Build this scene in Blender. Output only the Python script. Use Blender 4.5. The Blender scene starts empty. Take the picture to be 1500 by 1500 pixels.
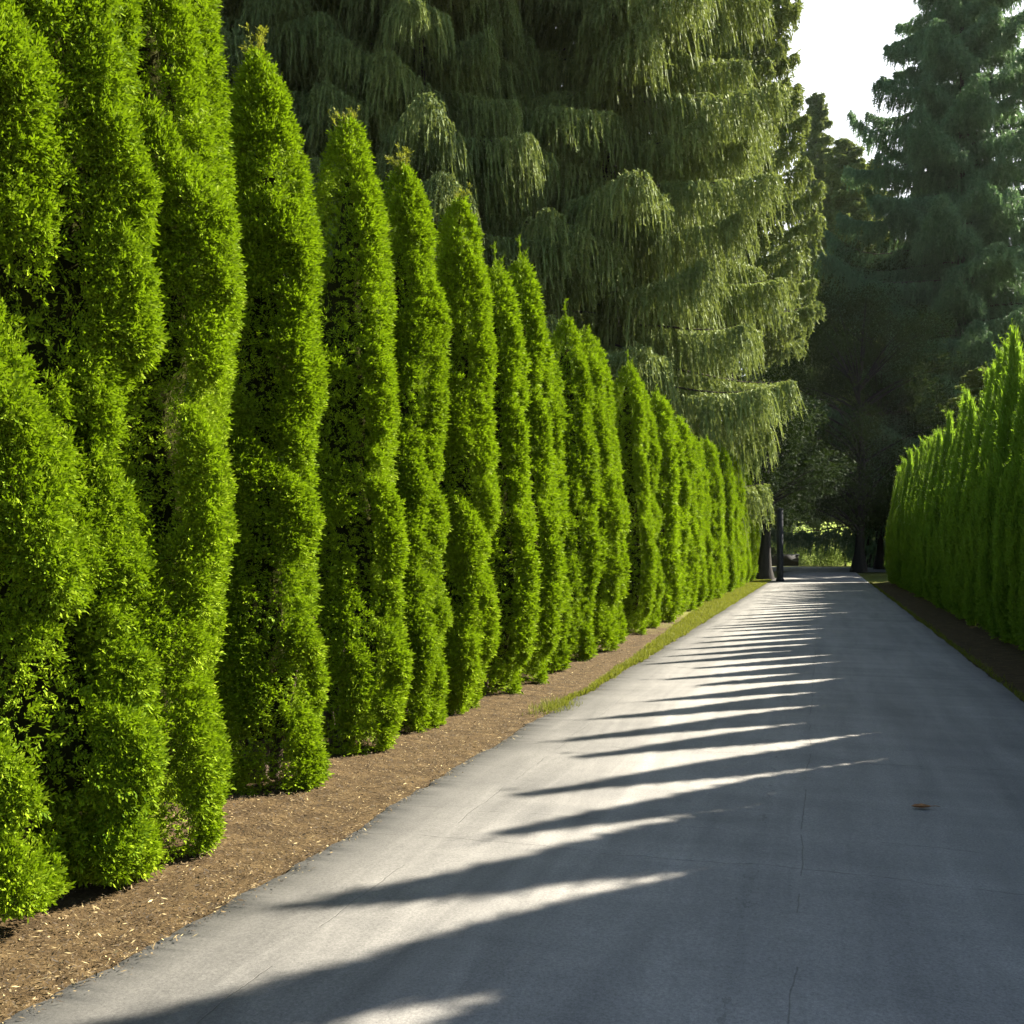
import bpy, math, random
import numpy as np

# ------------------------------------------------------------------ basics
SC = bpy.context.scene
COL = SC.collection
PI = math.pi
EYE = 1.6
FPX = 1441.0
YAW = math.atan(454.0 / FPX)
CT, ST = math.cos(YAW), math.sin(YAW)
random.seed(5)


def spot(u, zc):
    """Ground position seen in column u at depth zc in front of the camera."""
    xc = (u - 750.0) * zc / FPX
    return xc * CT - zc * ST, xc * ST + zc * CT


def lane(X, zc):
    """Ground position on the line x = X at camera depth zc."""
    return X, (zc + X * ST) / CT


def nrm(a):
    return a / np.maximum(np.linalg.norm(a, axis=-1, keepdims=True), 1e-9)


def link(name, me, mat, parent=None):
    o = bpy.data.objects.new(name, me)
    COL.objects.link(o)
    if mat is not None and len(me.materials) == 0:
        me.materials.append(mat)
    o.parent = parent
    return o


def tag(o, label, cat=None, group=None, kind=None):
    if label:
        o['label'] = label
    if cat:
        o['category'] = cat
    if group:
        o['group'] = group
    if kind:
        o['kind'] = kind
    return o


def empty(name, loc, rz=0.0, scale=(1, 1, 1)):
    o = bpy.data.objects.new(name, None)
    COL.objects.link(o)
    o.location = loc
    o.rotation_euler = (0, 0, rz)
    o.scale = scale
    o.empty_display_size = 0.3
    return o


def quads(name, V):
    """V: (n, 4, 3) unshared quads -> mesh."""
    n = V.shape[0]
    me = bpy.data.meshes.new(name)
    me.vertices.add(n * 4)
    me.vertices.foreach_set('co', np.ascontiguousarray(V, dtype=np.float32).ravel())
    me.loops.add(n * 4)
    me.loops.foreach_set('vertex_index', np.arange(n * 4, dtype=np.int32))
    me.polygons.add(n)
    me.polygons.foreach_set('loop_start', np.arange(n, dtype=np.int32) * 4)
    me.update(calc_edges=True)
    return me


def grid_mesh(name, P, wrap_u=False, smooth=True):
    """P: (m, n, 3) vertex grid."""
    m, n = P.shape[:2]
    idx = np.arange(m * n).reshape(m, n)
    if wrap_u:
        a = idx[:-1]
        b = idx[1:]
        f = np.stack([a, np.roll(a, -1, 1), np.roll(b, -1, 1), b], -1).reshape(-1, 4)
    else:
        f = np.stack([idx[:-1, :-1], idx[:-1, 1:], idx[1:, 1:], idx[1:, :-1]], -1).reshape(-1, 4)
    me = bpy.data.meshes.new(name)
    me.vertices.add(m * n)
    me.vertices.foreach_set('co', np.ascontiguousarray(P, dtype=np.float32).ravel())
    k = len(f)
    me.loops.add(k * 4)
    me.loops.foreach_set('vertex_index', f.astype(np.int32).ravel())
    me.polygons.add(k)
    me.polygons.foreach_set('loop_start', np.arange(k, dtype=np.int32) * 4)
    me.update(calc_edges=True)
    if smooth:
        me.polygons.foreach_set('use_smooth', np.ones(k, dtype=bool))
    return me


def tubes(name, paths, sides=6):
    """paths: list of (points (k,3), radii (k,)) -> one mesh of tapered tubes."""
    vs, fs = [], []
    off = 0
    for P, r in paths:
        P = np.asarray(P, float)
        r = np.asarray(r, float)
        k = len(P)
        T = nrm(np.gradient(P, axis=0))
        ref = np.where(np.abs(T[:, 2:3]) > 0.9, np.array([[1.0, 0, 0]]), np.array([[0, 0, 1.0]]))
        A = nrm(np.cross(T, ref))
        B = np.cross(T, A)
        ang = np.linspace(0, 2 * PI, sides, endpoint=False)
        ring = P[:, None] + r[:, None, None] * (A[:, None] * np.cos(ang)[None, :, None] + B[:, None] * np.sin(ang)[None, :, None])
        vs.append(ring.reshape(-1, 3))
        idx = np.arange(k * sides).reshape(k, sides) + off
        a, b = idx[:-1], idx[1:]
        fs.append(np.stack([a, np.roll(a, -1, 1), np.roll(b, -1, 1), b], -1).reshape(-1, 4))
        off += k * sides
    V = np.concatenate(vs)
    F = np.concatenate(fs)
    me = bpy.data.meshes.new(name)
    me.vertices.add(len(V))
    me.vertices.foreach_set('co', V.astype(np.float32).ravel())
    me.loops.add(len(F) * 4)
    me.loops.foreach_set('vertex_index', F.astype(np.int32).ravel())
    me.polygons.add(len(F))
    me.polygons.foreach_set('loop_start', np.arange(len(F), dtype=np.int32) * 4)
    me.update(calc_edges=True)
    me.polygons.foreach_set('use_smooth', np.ones(len(F), dtype=bool))
    return me


# --------------------------------------------------------------- materials
class N:
    def __init__(self, name):
        self.m = bpy.data.materials.new(name)
        self.m.use_nodes = True
        self.t = self.m.node_tree
        self.t.nodes.clear()
        self.out = self.t.nodes.new('ShaderNodeOutputMaterial')

    def n(self, kind, **kw):
        nd = self.t.nodes.new(kind)
        for k, v in kw.items():
            if k.startswith('i_'):
                nd.inputs[k[2:].replace('_', ' ')].default_value = v
            else:
                setattr(nd, k, v)
        return nd

    def l(self, a, b):
        self.t.links.new(a, b)

    def math(self, op, a, b=None, c=None, clamp=False):
        nd = self.t.nodes.new('ShaderNodeMath')
        nd.operation = op
        nd.use_clamp = clamp
        for i, v in enumerate((a, b, c)):
            if v is None:
                continue
            if isinstance(v, (int, float)):
                nd.inputs[i].default_value = v
            else:
                self.l(v, nd.inputs[i])
        return nd.outputs[0]

    def ramp(self, fac, stops):
        nd = self.t.nodes.new('ShaderNodeValToRGB')
        e = nd.color_ramp.elements
        while len(e) < len(stops):
            e.new(0.5)
        for el, (p, c) in zip(e, stops):
            el.position = p
            el.color = tuple(c) + (1,) if len(c) == 3 else c
        self.l(fac, nd.inputs[0])
        return nd.outputs[0]

    def mix(self, fac, a, b, mode='MIX'):
        nd = self.t.nodes.new('ShaderNodeMix')
        nd.data_type = 'RGBA'
        nd.blend_type = mode
        for s, v in ((nd.inputs[0], fac), (nd.inputs[6], a), (nd.inputs[7], b)):
            if isinstance(v, (int, float)):
                s.default_value = v
            elif isinstance(v, tuple):
                s.default_value = v + (1,) if len(v) == 3 else v
            else:
                self.l(v, s)
        return nd.outputs[2]

    def noise(self, vec, scale, detail=4, rough=0.55, dist=0.0):
        nd = self.t.nodes.new('ShaderNodeTexNoise')
        nd.inputs['Scale'].default_value = scale
        nd.inputs['Detail'].default_value = detail
        nd.inputs['Roughness'].default_value = rough
        nd.inputs['Distortion'].default_value = dist
        if vec is not None:
            self.l(vec, nd.inputs['Vector'])
        return nd.outputs[0]

    def mapping(self, vec, scale=(1, 1, 1), loc=(0, 0, 0)):
        nd = self.t.nodes.new('ShaderNodeMapping')
        nd.inputs['Scale'].default_value = scale
        nd.inputs['Location'].default_value = loc
        self.l(vec, nd.inputs['Vector'])
        return nd.outputs[0]


def foliage_mat(name, dark, light, trans, mixf=0.4, patch=1.2, rough=0.65, spec=0.10, var=0.6):
    """Leaf material: every leaf gets its own tone between two greens; part of the light passes through."""
    g = N(name)
    geo = g.n('ShaderNodeNewGeometry')
    tc = g.n('ShaderNodeTexCoord')
    oi = g.n('ShaderNodeObjectInfo')
    nz = g.noise(tc.outputs['Object'], patch, 3, 0.6)
    f = g.math('MULTIPLY', geo.outputs['Random Per Island'], var)
    f = g.math('MULTIPLY_ADD', nz, 0.9, f)
    f = g.math('MULTIPLY_ADD', oi.outputs['Random'], 0.25, f)
    f = g.math('SUBTRACT', f, 0.08 + 0.5 * var, clamp=True)
    c = g.mix(f, dark, light)
    tcol = g.mix(f, tuple(x * 0.8 for x in trans), trans)
    p = g.n('ShaderNodeBsdfPrincipled')
    g.l(c, p.inputs['Base Color'])
    p.inputs['Roughness'].default_value = rough
    p.inputs['Specular IOR Level'].default_value = spec
    t = g.n('ShaderNodeBsdfTranslucent')
    g.l(tcol, t.inputs['Color'])
    mx = g.n('ShaderNodeMixShader')
    mx.inputs[0].default_value = mixf
    g.l(p.outputs[0], mx.inputs[1])
    g.l(t.outputs[0], mx.inputs[2])
    g.l(mx.outputs[0], g.out.inputs['Surface'])
    return g.m


def bark_mat(name, a, b, scale=6.0, spec=0.15):
    g = N(name)
    tc = g.n('ShaderNodeTexCoord')
    v = g.mapping(tc.outputs['Object'], (1, 1, 0.12))
    nz = g.noise(v, scale, 6, 0.65, 0.4)
    c = g.ramp(nz, [(0.3, a), (0.7, b)])
    p = g.n('ShaderNodeBsdfPrincipled')
    g.l(c, p.inputs['Base Color'])
    p.inputs['Roughness'].default_value = 0.9
    p.inputs['Specular IOR Level'].default_value = spec
    bp = g.n('ShaderNodeBump')
    bp.inputs['Strength'].default_value = 0.8
    bp.inputs['Distance'].default_value = 0.03
    g.l(nz, bp.inputs['Height'])
    g.l(bp.outputs[0], p.inputs['Normal'])
    g.l(p.outputs[0], g.out.inputs['Surface'])
    return g.m


M_HEDGE = foliage_mat('hedge_leaf', (0.066, 0.128, 0.006), (0.262, 0.342, 0.012), (0.22, 0.35, 0.006), 0.24, spec=0.05)
M_HEDGE_R = foliage_mat('hedge_strand', (0.085, 0.175, 0.016), (0.250, 0.350, 0.030), (0.22, 0.36, 0.02), 0.50)
M_SHOOT = foliage_mat('hedge_shoot', (0.12, 0.15, 0.015), (0.20, 0.21, 0.025), (0.22, 0.24, 0.02), 0.35)
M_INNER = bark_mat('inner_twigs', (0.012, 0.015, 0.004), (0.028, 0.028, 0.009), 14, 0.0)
M_STEM = bark_mat('hedge_stem', (0.05, 0.035, 0.022), (0.11, 0.08, 0.055), 20)
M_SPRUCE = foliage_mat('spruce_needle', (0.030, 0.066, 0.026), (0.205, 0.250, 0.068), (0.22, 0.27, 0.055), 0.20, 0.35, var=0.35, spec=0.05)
M_SPRUCE_SHADE = foliage_mat('shade_spruce_needle', (0.004, 0.010, 0.007), (0.013, 0.025, 0.013), (0.015, 0.028, 0.010), 0.12, 0.35, var=0.35, spec=0.03)  # near-black copy of the needle green, deep shade put into the colour
M_SPRUCE_D = foliage_mat('blue_spruce_needle', (0.036, 0.088, 0.052), (0.150, 0.235, 0.110), (0.13, 0.23, 0.08), 0.28, 0.35, var=0.35)
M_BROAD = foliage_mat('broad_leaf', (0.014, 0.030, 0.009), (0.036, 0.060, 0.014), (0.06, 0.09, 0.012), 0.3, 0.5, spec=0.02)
M_BROAD_SHADE = foliage_mat('shade_broad_leaf', (0.008, 0.018, 0.006), (0.020, 0.036, 0.011), (0.03, 0.05, 0.008), 0.2, 0.5, spec=0.02)  # darker copy of the broad leaf, with the tree's shade painted in
M_BUSH = foliage_mat('bush_leaf', (0.09, 0.14, 0.03), (0.25, 0.31, 0.10), (0.36, 0.46, 0.12), 0.6, 0.9)
M_GRASS = foliage_mat('grass_blade', (0.08, 0.11, 0.012), (0.19, 0.19, 0.03), (0.18, 0.2, 0.02), 0.35, 0.8)
M_BARK = bark_mat('spruce_bark', (0.028, 0.022, 0.018), (0.085, 0.068, 0.055), 5)


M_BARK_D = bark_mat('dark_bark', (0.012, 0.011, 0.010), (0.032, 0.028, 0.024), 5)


# ------------------------------------------------------- arborvitae crowns
def prof_column(t):
    lo = np.clip(t / 0.12, 0, 1)
    lo = 0.86 + 0.14 * lo ** 0.6
    x = np.clip((t - 0.25) / 0.75, 0, 1)
    return lo * (1 - 0.17 * x) * np.clip(1 - x ** 3.3, 0, 1) ** 0.72


def prof_spire(t):
    lo = np.clip(t / 0.15, 0, 1)
    lo = 0.68 + 0.32 * lo ** 0.7
    x = np.clip((t - 0.28) / 0.72, 0, 1)
    return lo * np.clip(1 - x ** 1.2, 0, 1)


def crown_field(rng, H, R, prof, n_ridge=7, a_ridge=0.17, n_plume=150, a_plume=0.15, n_clump=1500, a_clump=0.05, drift=0.9, lim_k=1.25, w_ridge=(0.13, 0.21), wp=(0.10, 0.20), lp=(0.30, 0.75), slant=0.45, asym=0.30, mod=0.20):
    nZ, nT = 400, 216
    z = np.linspace(0, H, nZ)
    th = np.linspace(0, 2 * PI, nT, endpoint=False)
    base = prof(z / H) * R
    lim = np.minimum(1, base / R * lim_k)
    F = np.zeros((nZ, nT))
    G = np.zeros((nZ, nT))
    for k in range(n_ridge):
        t0 = 2 * PI * (k + rng.uniform(-0.25, 0.25)) / n_ridge
        tz = t0 + drift * rng.uniform(0.4, 1.2) * (0.5 - z / H) + 0.13 * np.sin(2 * PI * z / rng.uniform(1.6, 3.0) + rng.uniform(0, 6))
        d = ((th[None] - tz[:, None] + PI) % (2 * PI) - PI) * np.maximum(base, 0.08)[:, None]
        w = rng.uniform(*w_ridge)
        amp = a_ridge * (0.85 + mod * np.sin(2 * PI * z / rng.uniform(0.9, 1.8) + rng.uniform(0, 6)))
        F = np.maximum(F, amp[:, None] * np.exp(-(d / w) ** 2))

    def bump(n, wr, lr, ar, asym, slant, acc):
        for _ in range(n):
            zc = rng.uniform(0, H)
            i = int(zc / H * (nZ - 1))
            rb = max(base[i], 0.1)
            tc = rng.uniform(0, 2 * PI)
            w = rng.uniform(*wr)
            l = rng.uniform(*lr)
            sl = slant * rng.uniform(-0.3, 1.0)
            up, dn = l, l * asym
            i0 = max(0, int((zc - dn) / H * (nZ - 1)))
            i1 = min(nZ, int((zc + up) / H * (nZ - 1)) + 2)
            hw = (w + abs(sl) * l) / rb
            jn = int(hw / (2 * PI) * nT) + 2
            jn = min(jn, nT // 2 - 1)
            jc = int(tc / (2 * PI) * nT)
            jj = np.arange(jc - jn, jc + jn + 1) % nT
            dz = (z[i0:i1] - zc)[:, None]
            dt = ((th[jj] - tc + PI) % (2 * PI) - PI)[None] * rb
            wz = w * np.clip(1 - 0.55 * dz / up, 0.3, 1.3)
            q = ((dt + sl * dz) / wz) ** 2 + np.where(dz > 0, dz / up, dz / dn) ** 2
            b = rng.uniform(*ar) * np.sqrt(np.clip(1 - q, 0, 1))
            blk = acc[i0:i1][:, jj]
            acc[np.ix_(np.arange(i0, i1), jj)] = np.maximum(blk, b)
        return acc

    G = bump(n_plume, wp, lp, (0.4 * a_plume, a_plume), asym, slant, G)
    C = bump(n_clump, (0.035, 0.075), (0.07, 0.16), (0.5 * a_clump, a_clump), 0.6, 0.5, np.zeros((nZ, nT)))
    T = (F + G + C) * lim[:, None]
    return z, th, base, T


def sample_crown(rng, z, th, base, T, n, face_az, back=0.35, zmin=0.0, sparse=0.15):
    nZ, nT = T.shape
    rad = base[:, None] + T
    dz = z[1] - z[0]
    gz = np.gradient(rad, dz, axis=0)
    gt = (np.roll(rad, -1, 1) - np.roll(rad, 1, 1)) / (2 * (th[1] - th[0])) / np.maximum(rad, 0.05)
    side = np.cos(th - face_az)
    ws = back + (1 - back) * np.clip(side * 1.6 + 0.75, 0, 1)
    w = rad * np.sqrt(1 + np.minimum(gz, 3) ** 2 + np.minimum(gt, 3) ** 2) * ws[None]
    # leaves crowd on the outer tufts and leave gaps in the hollows
    Tn = T / np.maximum(T.mean(axis=1, keepdims=True), 1e-3)
    lo, hi = np.quantile(Tn, 0.24), np.quantile(Tn, 0.68)
    g = np.clip((Tn - lo) / (hi - lo), 0, 1)
    w = w * (sparse + (1 - sparse) * g * g * (3 - 2 * g))
    w[z < zmin] = 0
    cdf = np.cumsum(w.ravel())
    k = np.searchsorted(cdf, rng.random(n) * cdf[-1])
    k = np.minimum(k, nZ * nT - 1)
    i, j = k // nT, k % nT
    fi = np.clip(i + rng.uniform(-0.5, 0.5, n), 0, nZ - 1.001)
    fj = j + rng.uniform(-0.5, 0.5, n)
    r = rad[i, j]
    t = fj * 2 * PI / nT
    zz = fi * dz
    er = np.stack([np.cos(t), np.sin(t), np.zeros(n)], -1)
    et = np.stack([-np.sin(t), np.cos(t), np.zeros(n)], -1)
    nn = er - et * np.clip(gt[i, j], -2.5, 2.5)[:, None]
    nn[:, 2] -= np.clip(gz[i, j], -2.5, 2.5)
    nn = nrm(nn)
    p = er * r[:, None]
    p[:, 2] = zz
    return p, nn, er, et


LEAFLETS = [  # along, across, angle, length, width (units of spray length)
    (0.00, 0.00, 0.0, 0.42, 0.17), (0.30, 0.02, 0.05, 0.40, 0.17), (0.60, 0.0, -0.03, 0.42, 0.15),
    (0.12, 0.03, 0.85, 0.38, 0.16), (0.20, -0.03, -0.80, 0.40, 0.16),
    (0.42, 0.04, 0.70, 0.34, 0.15), (0.50, -0.04, -0.72, 0.32, 0.15)]


def sprays(rng, p, a, nr, size):
    """Fan-shaped leaf sprays at p, growing along a, lying roughly square to nr."""
    n = len(p)
    s = nrm(np.cross(a, nr))
    f = np.cross(s, a)
    out = []
    S = size[:, None]
    for (x, y, g, L, w) in LEAFLETS:
        g = g + rng.normal(0, 0.15, n)
        ca, sa = np.cos(g)[:, None], np.sin(g)[:, None]
        d = a * ca + s * sa
        q = s * ca - a * sa
        tw = rng.normal(0, 0.5, n)[:, None]
        q = nrm(q + f * tw)
        d = nrm(d + f * rng.normal(0, 0.25, n)[:, None])
        b = p + S * (a * x + s * y - f * (0.25 * x * x))
        Ls = L * rng.uniform(0.8, 1.2, n)[:, None]
        m = b + S * d * (0.55 * Ls)
        out.append(np.stack([b, m + S * q * w * 0.5, b + S * d * Ls, m - S * q * w * 0.5], 1))
    return np.concatenate(out)


def strands(rng, p, er, et, nn, L, W, slant=0.22):
    """Long whip-like ribbons sweeping upward and a little outward."""
    n = len(p)
    up = np.array([[0, 0, 1.0]])
    sl = (slant * rng.uniform(0.0, 1.0, n))[:, None]
    d0 = nrm(up * 1.0 + er * rng.uniform(-0.05, 0.22, n)[:, None] - et * sl + rng.normal(0, 0.07, (n, 3)))
    d1 = nrm(d0 + er * rng.uniform(-0.1, 0.22, n)[:, None] + rng.normal(0, 0.10, (n, 3)))
    side = nrm(np.cross(d0, er + rng.normal(0, 0.6, (n, 3))))
    out = []
    Lc, Wc = L[:, None], W[:, None]
    K = 3
    pts = []
    for k in range(K + 1):
        t = k / K
        pts.append(p + Lc * (d0 * t * (1 - 0.4 * t) + d1 * 0.4 * t * t))
    wd = [0.5, 1.0, 0.8, 0.08]
    for k in range(K):
        out.append(np.stack([pts[k] - side * Wc * wd[k], pts[k] + side * Wc * wd[k],
                             pts[k + 1] + side * Wc * wd[k + 1], pts[k + 1] - side * Wc * wd[k + 1]], 1))
    V = np.stack(out, 1).reshape(-1, 4, 3)
    return V


def sway(rng, H):
    a, b = rng.uniform(0, 6, 2)
    k = rng.uniform(0.02, 0.05)

    def f(V):
        zz = V[..., 2]
        V[..., 0] += k * np.sin(zz * 1.7 + a) - k * math.sin(a)
        V[..., 1] += k * np.sin(zz * 1.3 + b) - k * math.sin(b)
        return V
    return f


def build_arbor(seed, H=5.2, R=0.62, n_spray=20000, size=(0.055, 0.09), face_az=-0.8, prof=prof_column,
                style='spray', n_strand=0, shoots=7, hero=False, core=0.13, core_k=1.0, zmin=0.04, **kw):
    """Returns the meshes of one arborvitae: crown, inner twigs, stems, tip shoots."""
    rng = np.random.default_rng(seed)
    z, th, base, T = crown_field(rng, H, R, prof, **kw)
    sw = sway(rng, H)
    parts = []
    if n_spray:
        p, nn, er, et = sample_crown(rng, z, th, base, T, n_spray, face_az, zmin=zmin)
        p = p - nn * np.abs(rng.normal(0, 0.035, n_spray))[:, None] + nn * 0.01
        # the skirt of the crown hangs unevenly above the ground
        a = nrm(nn * 0.45 + np.array([[0, 0, 0.25]]) + er * 0.2 + rng.normal(0, 0.6, (n_spray, 3)))
        nr = nrm(nn + rng.normal(0, 0.38, (n_spray, 3)))
        fan = rng.random(n_spray) < 0.38      # fans standing out from the surface, the rest lie along it
        a2 = nrm(nn * 0.9 + er * 0.3 + np.array([[0, 0, 0.25]]) + rng.normal(0, 0.40, (n_spray, 3)))
        a = np.where(fan[:, None], a2, a)
        nr = np.where(fan[:, None], nrm(np.cross(a2, rng.normal(0, 1, (n_spray, 3)))), nr)
        parts.append(sprays(rng, p, a, nr, rng.uniform(size[0], size[1], n_spray) * np.where(fan, 1.4, 1.0)))
    if n_strand:
        p, nn, er, et = sample_crown(rng, z, th, base, T, n_strand, face_az, zmin=zmin, sparse=0.5)
        p = p - nn * np.abs(rng.normal(0, 0.05, n_strand))[:, None]
        parts.append(strands(rng, p, er, et, nn, rng.uniform(0.12, 0.32, n_strand), rng.uniform(0.005, 0.010, n_strand)))
    V = np.concatenate(parts)
    # inner twigs: the brown dead interior behind the leaves
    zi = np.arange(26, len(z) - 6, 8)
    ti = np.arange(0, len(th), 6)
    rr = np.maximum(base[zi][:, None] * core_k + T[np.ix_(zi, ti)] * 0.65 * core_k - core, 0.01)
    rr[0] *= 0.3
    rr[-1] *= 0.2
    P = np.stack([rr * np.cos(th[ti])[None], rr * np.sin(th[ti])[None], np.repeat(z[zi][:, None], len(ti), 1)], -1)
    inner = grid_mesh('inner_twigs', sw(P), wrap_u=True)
    # stems
    paths = []
    for k in range(5 if hero else 0):
        an = rng.uniform(0, 2 * PI)
        rr0 = rng.uniform(0.02, 0.10)
        rr1 = rng.uniform(0.15, 0.42)
        s = np.linspace(0, 1, 7)
        pr = rr0 + (rr1 - rr0) * s ** 1.3
        pts = np.stack([pr * np.cos(an + 0.3 * s), pr * np.sin(an + 0.3 * s), -0.03 + s * rng.uniform(0.8, 1.3)], -1)
        paths.append((pts, np.linspace(0.035, 0.018, 7)))
    stems = [tubes('stem', [q], 7) for q in paths]
    trunk = tubes('trunk', [(np.stack([np.zeros(8), np.zeros(8), np.linspace(-0.04, H * 0.8, 8)], -1), np.linspace(0.07, 0.02, 8))], 8)
    # tip shoots
    sh = []
    ip = int(0.955 * (len(z) - 1))
    for k in range(shoots):
        an = rng.uniform(0, 2 * PI)
        r0 = base[ip] * rng.uniform(0, 0.7)
        z0 = H * rng.uniform(0.945, 0.985)
        L = rng.uniform(0.12, 0.30) if k else 0.40
        lean = rng.uniform(0.05, 0.5)
        s = np.linspace(0, 1, 6)
        pts = np.stack([(r0 + lean * L * s ** 1.5) * np.cos(an), (r0 + lean * L * s ** 1.5) * np.sin(an), z0 + L * s], -1)
        st = []
        for i in range(5):
            w = 0.006 * (1 - i / 6)
            for ex in (np.array([w, 0, 0]), np.array([0, w, 0])):
                st.append(np.stack([pts[i] - ex, pts[i] + ex, pts[i + 1] + ex * 0.8, pts[i + 1] - ex * 0.8]))
        m = 16
        q = rng.uniform(0.15, 1, m)
        pp = np.stack([np.interp(q, s, pts[:, c]) for c in range(3)], -1)
        a = nrm(np.array([[0, 0, 0.8]]) + rng.normal(0, 0.8, (m, 3)))
        sh.append(np.concatenate([np.array(st), sprays(rng, pp, a, nrm(rng.normal(0, 1, (m, 3))), rng.uniform(0.04, 0.075, m))]))
    if not hero:
        V = np.concatenate([V] + sh)
        sh = []
    crown = quads('crown', sw(V))
    return dict(crown=crown, inner=inner, trunk=trunk, stems=stems, shoots=[quads('tip_shoot', sw(q)) for q in sh], H=H)


LEAN = random.Random(77)


def place_arbor(name, D, x, y, h, rz, label, group, mats, widen=1.0, cat='hedge tree', full=True):
    s = h / D['H']
    root = empty(name, (x, y, 0), rz, (widen, widen, s))
    root.rotation_euler = (LEAN.uniform(-0.022, 0.022), LEAN.uniform(-0.022, 0.022), rz)
    tag(root, label, cat, group)
    cr = link('crown', D['crown'], mats[0], root)
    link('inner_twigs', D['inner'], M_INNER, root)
    link('trunk', D['trunk'], M_STEM, root)
    for me in D['stems']:
        link('stem', me, M_STEM, root)
    for me in D['shoots']:
        link('tip_shoot', me, M_SHOOT, cr)
    return root


# ----------------------------------------------------------------- conifers
def build_spruce(seed, H=30, R=7.5, z0=2.5, n_branch=190, per=58, hang=(0.5, 1.5), rise=0.10, droop=0.42, hook=0.22,
                 shape=0.85, seg=6, wid=0.035, side_len=0.16, face_az=None, trunk_r=0.45):
    """Spruce with arching boughs from which curtains of needle-covered branchlets hang."""
    rng = np.random.default_rng(seed)
    limbs = []
    roots, outs, lens = [], [], []
    ga = 2.39996
    for b in range(n_branch):
        f = (b + rng.uniform(0, 1)) / n_branch
        f = f ** 0.92
        zb = z0 + (H * 0.985 - z0) * f
        az = b * ga + rng.uniform(-0.3, 0.3)
        L = R * (1 - (zb - z0) / (H - z0)) ** shape * rng.uniform(0.72, 1.12) + 0.35
        s = np.linspace(0, 1, 9)
        e = np.array([math.cos(az), math.sin(az), 0])
        side = np.array([-e[1], e[0], 0])
        bend = rng.uniform(-0.12, 0.12)
        zz = zb + L * (rise * s - droop * rng.uniform(0.7, 1.3) * s ** 1.8 + hook * rng.uniform(0.6, 1.3) * s ** 4)
        P = e[None] * (L * s)[:, None] + side[None] * (bend * L * s ** 2)[:, None]
        P[:, 2] = zz
        limbs.append((P, np.linspace(0.018 + 0.008 * L, 0.006, 9)))
        m = max(6, int(per * (0.35 + L / R)))
        q = rng.uniform(0.03, 1.0, m) ** 0.8
        pp = np.stack([np.interp(q, s, P[:, c]) for c in range(3)], -1)
        half = (0.05 + 0.27 * np.sin(PI * np.clip(q * 0.9 + 0.1, 0, 1)) ** 0.8) * L * 0.75
        lat = rng.uniform(-1, 1, m)
        pp = pp + side[None] * (lat * half)[:, None]
        pp[:, 2] -= 0.28 * np.abs(lat) * half
        pp = pp + e[None] * (np.abs(lat) * half * 0.35)[:, None]
        o = e[None] * 0.8 + side[None] * (0.7 * np.sign(lat) * np.abs(lat))[:, None]
        roots.append(pp)
        outs.append(nrm(o + rng.normal(0, 0.25, (m, 3))))
        lens.append(rng.uniform(hang[0], hang[1], m) * (0.35 + 0.65 * min(1, L / R * 1.3)) * (1.05 - 0.55 * q))
    # leader
    r_ = np.concatenate(roots)
    o_ = np.concatenate(outs)
    l_ = np.concatenate(lens)
    n = len(r_)
    Q = []
    ph = rng.uniform(0, 6.28, n)
    tilt = rng.uniform(0.10, 0.55, n)[:, None]
    pts = []
    for k in range(seg + 1):
        t = k / seg
        d = o_ * tilt * (t ** 0.7) * 0.75
        pk = r_ + l_[:, None] * d
        pk[:, 2] -= l_ * (t ** 1.25) * 0.92
        pk[:, 0] += 0.04 * np.sin(ph + 4 * t)
        pk[:, 1] += 0.04 * np.cos(ph * 1.3 + 5 * t)
        pts.append(pk)
    for k in range(seg):
        sd = nrm(np.cross(pts[k + 1] - pts[k], rng.normal(0, 1, (n, 3))))
        w0 = wid * (1 - 0.5 * k / seg)
        w1 = wid * (1 - 0.5 * (k + 1) / seg) * (0.35 if k == seg - 1 else 1)
        Q.append(np.stack([pts[k] - sd * w0, pts[k] + sd * w0, pts[k + 1] + sd * w1, pts[k + 1] - sd * w1], 1))
        for sg in (-1, 1):
            base = pts[k] + (pts[k + 1] - pts[k]) * rng.random((n, 1))
            ax = nrm(np.cross(pts[k + 1] - pts[k], o_ + rng.normal(0, 0.7, (n, 3))))
            dd = nrm(sg * ax * 0.75 + np.array([[0, 0, -0.55]]) + o_ * 0.25 + rng.normal(0, 0.2, (n, 3)))
            Ls = (side_len * (1 - 0.45 * k / seg) * rng.uniform(0.6, 1.25, n))[:, None]
            q2 = nrm(np.cross(dd, rng.normal(0, 1, (n, 3))))
            mid = base + dd * Ls * 0.5
            Q.append(np.stack([base, mid + q2 * wid * 0.62, base + dd * Ls, mid - q2 * wid * 0.62], 1))
    crown = quads('crown', np.concatenate(Q))
    zt = np.linspace(-0.1, H * 0.97, 14)
    flare = 1 + 0.7 * np.exp(-np.maximum(zt, 0) / 0.8)
    tr = trunk_r * (1 - zt / H * 0.97) * flare
    P = np.stack([0.08 * np.sin(zt * 0.25), 0.08 * np.cos(zt * 0.21) - 0.08, zt], -1)
    trunk = tubes('trunk', [(P, tr)], 14)
    limb = tubes('limbs', limbs, 4)
    return dict(crown=crown, trunk=trunk, limbs=limb)


def place_tree(name, D, x, y, rz, label, mat, group=None, scale=(1, 1, 1), cat='tree', bark=None):
    root = empty(name, (x, y, 0), rz, scale)
    tag(root, label, cat, group)
    if mat in (M_BROAD, M_BROAD_SHADE):
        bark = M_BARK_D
    link('crown', D['crown'], mat, root)
    t = link('trunk', D['trunk'], bark or M_BARK, root)
    if D.get('limbs') is not None:
        link('limbs', D['limbs'], bark or M_BARK, t)
    return root


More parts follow.
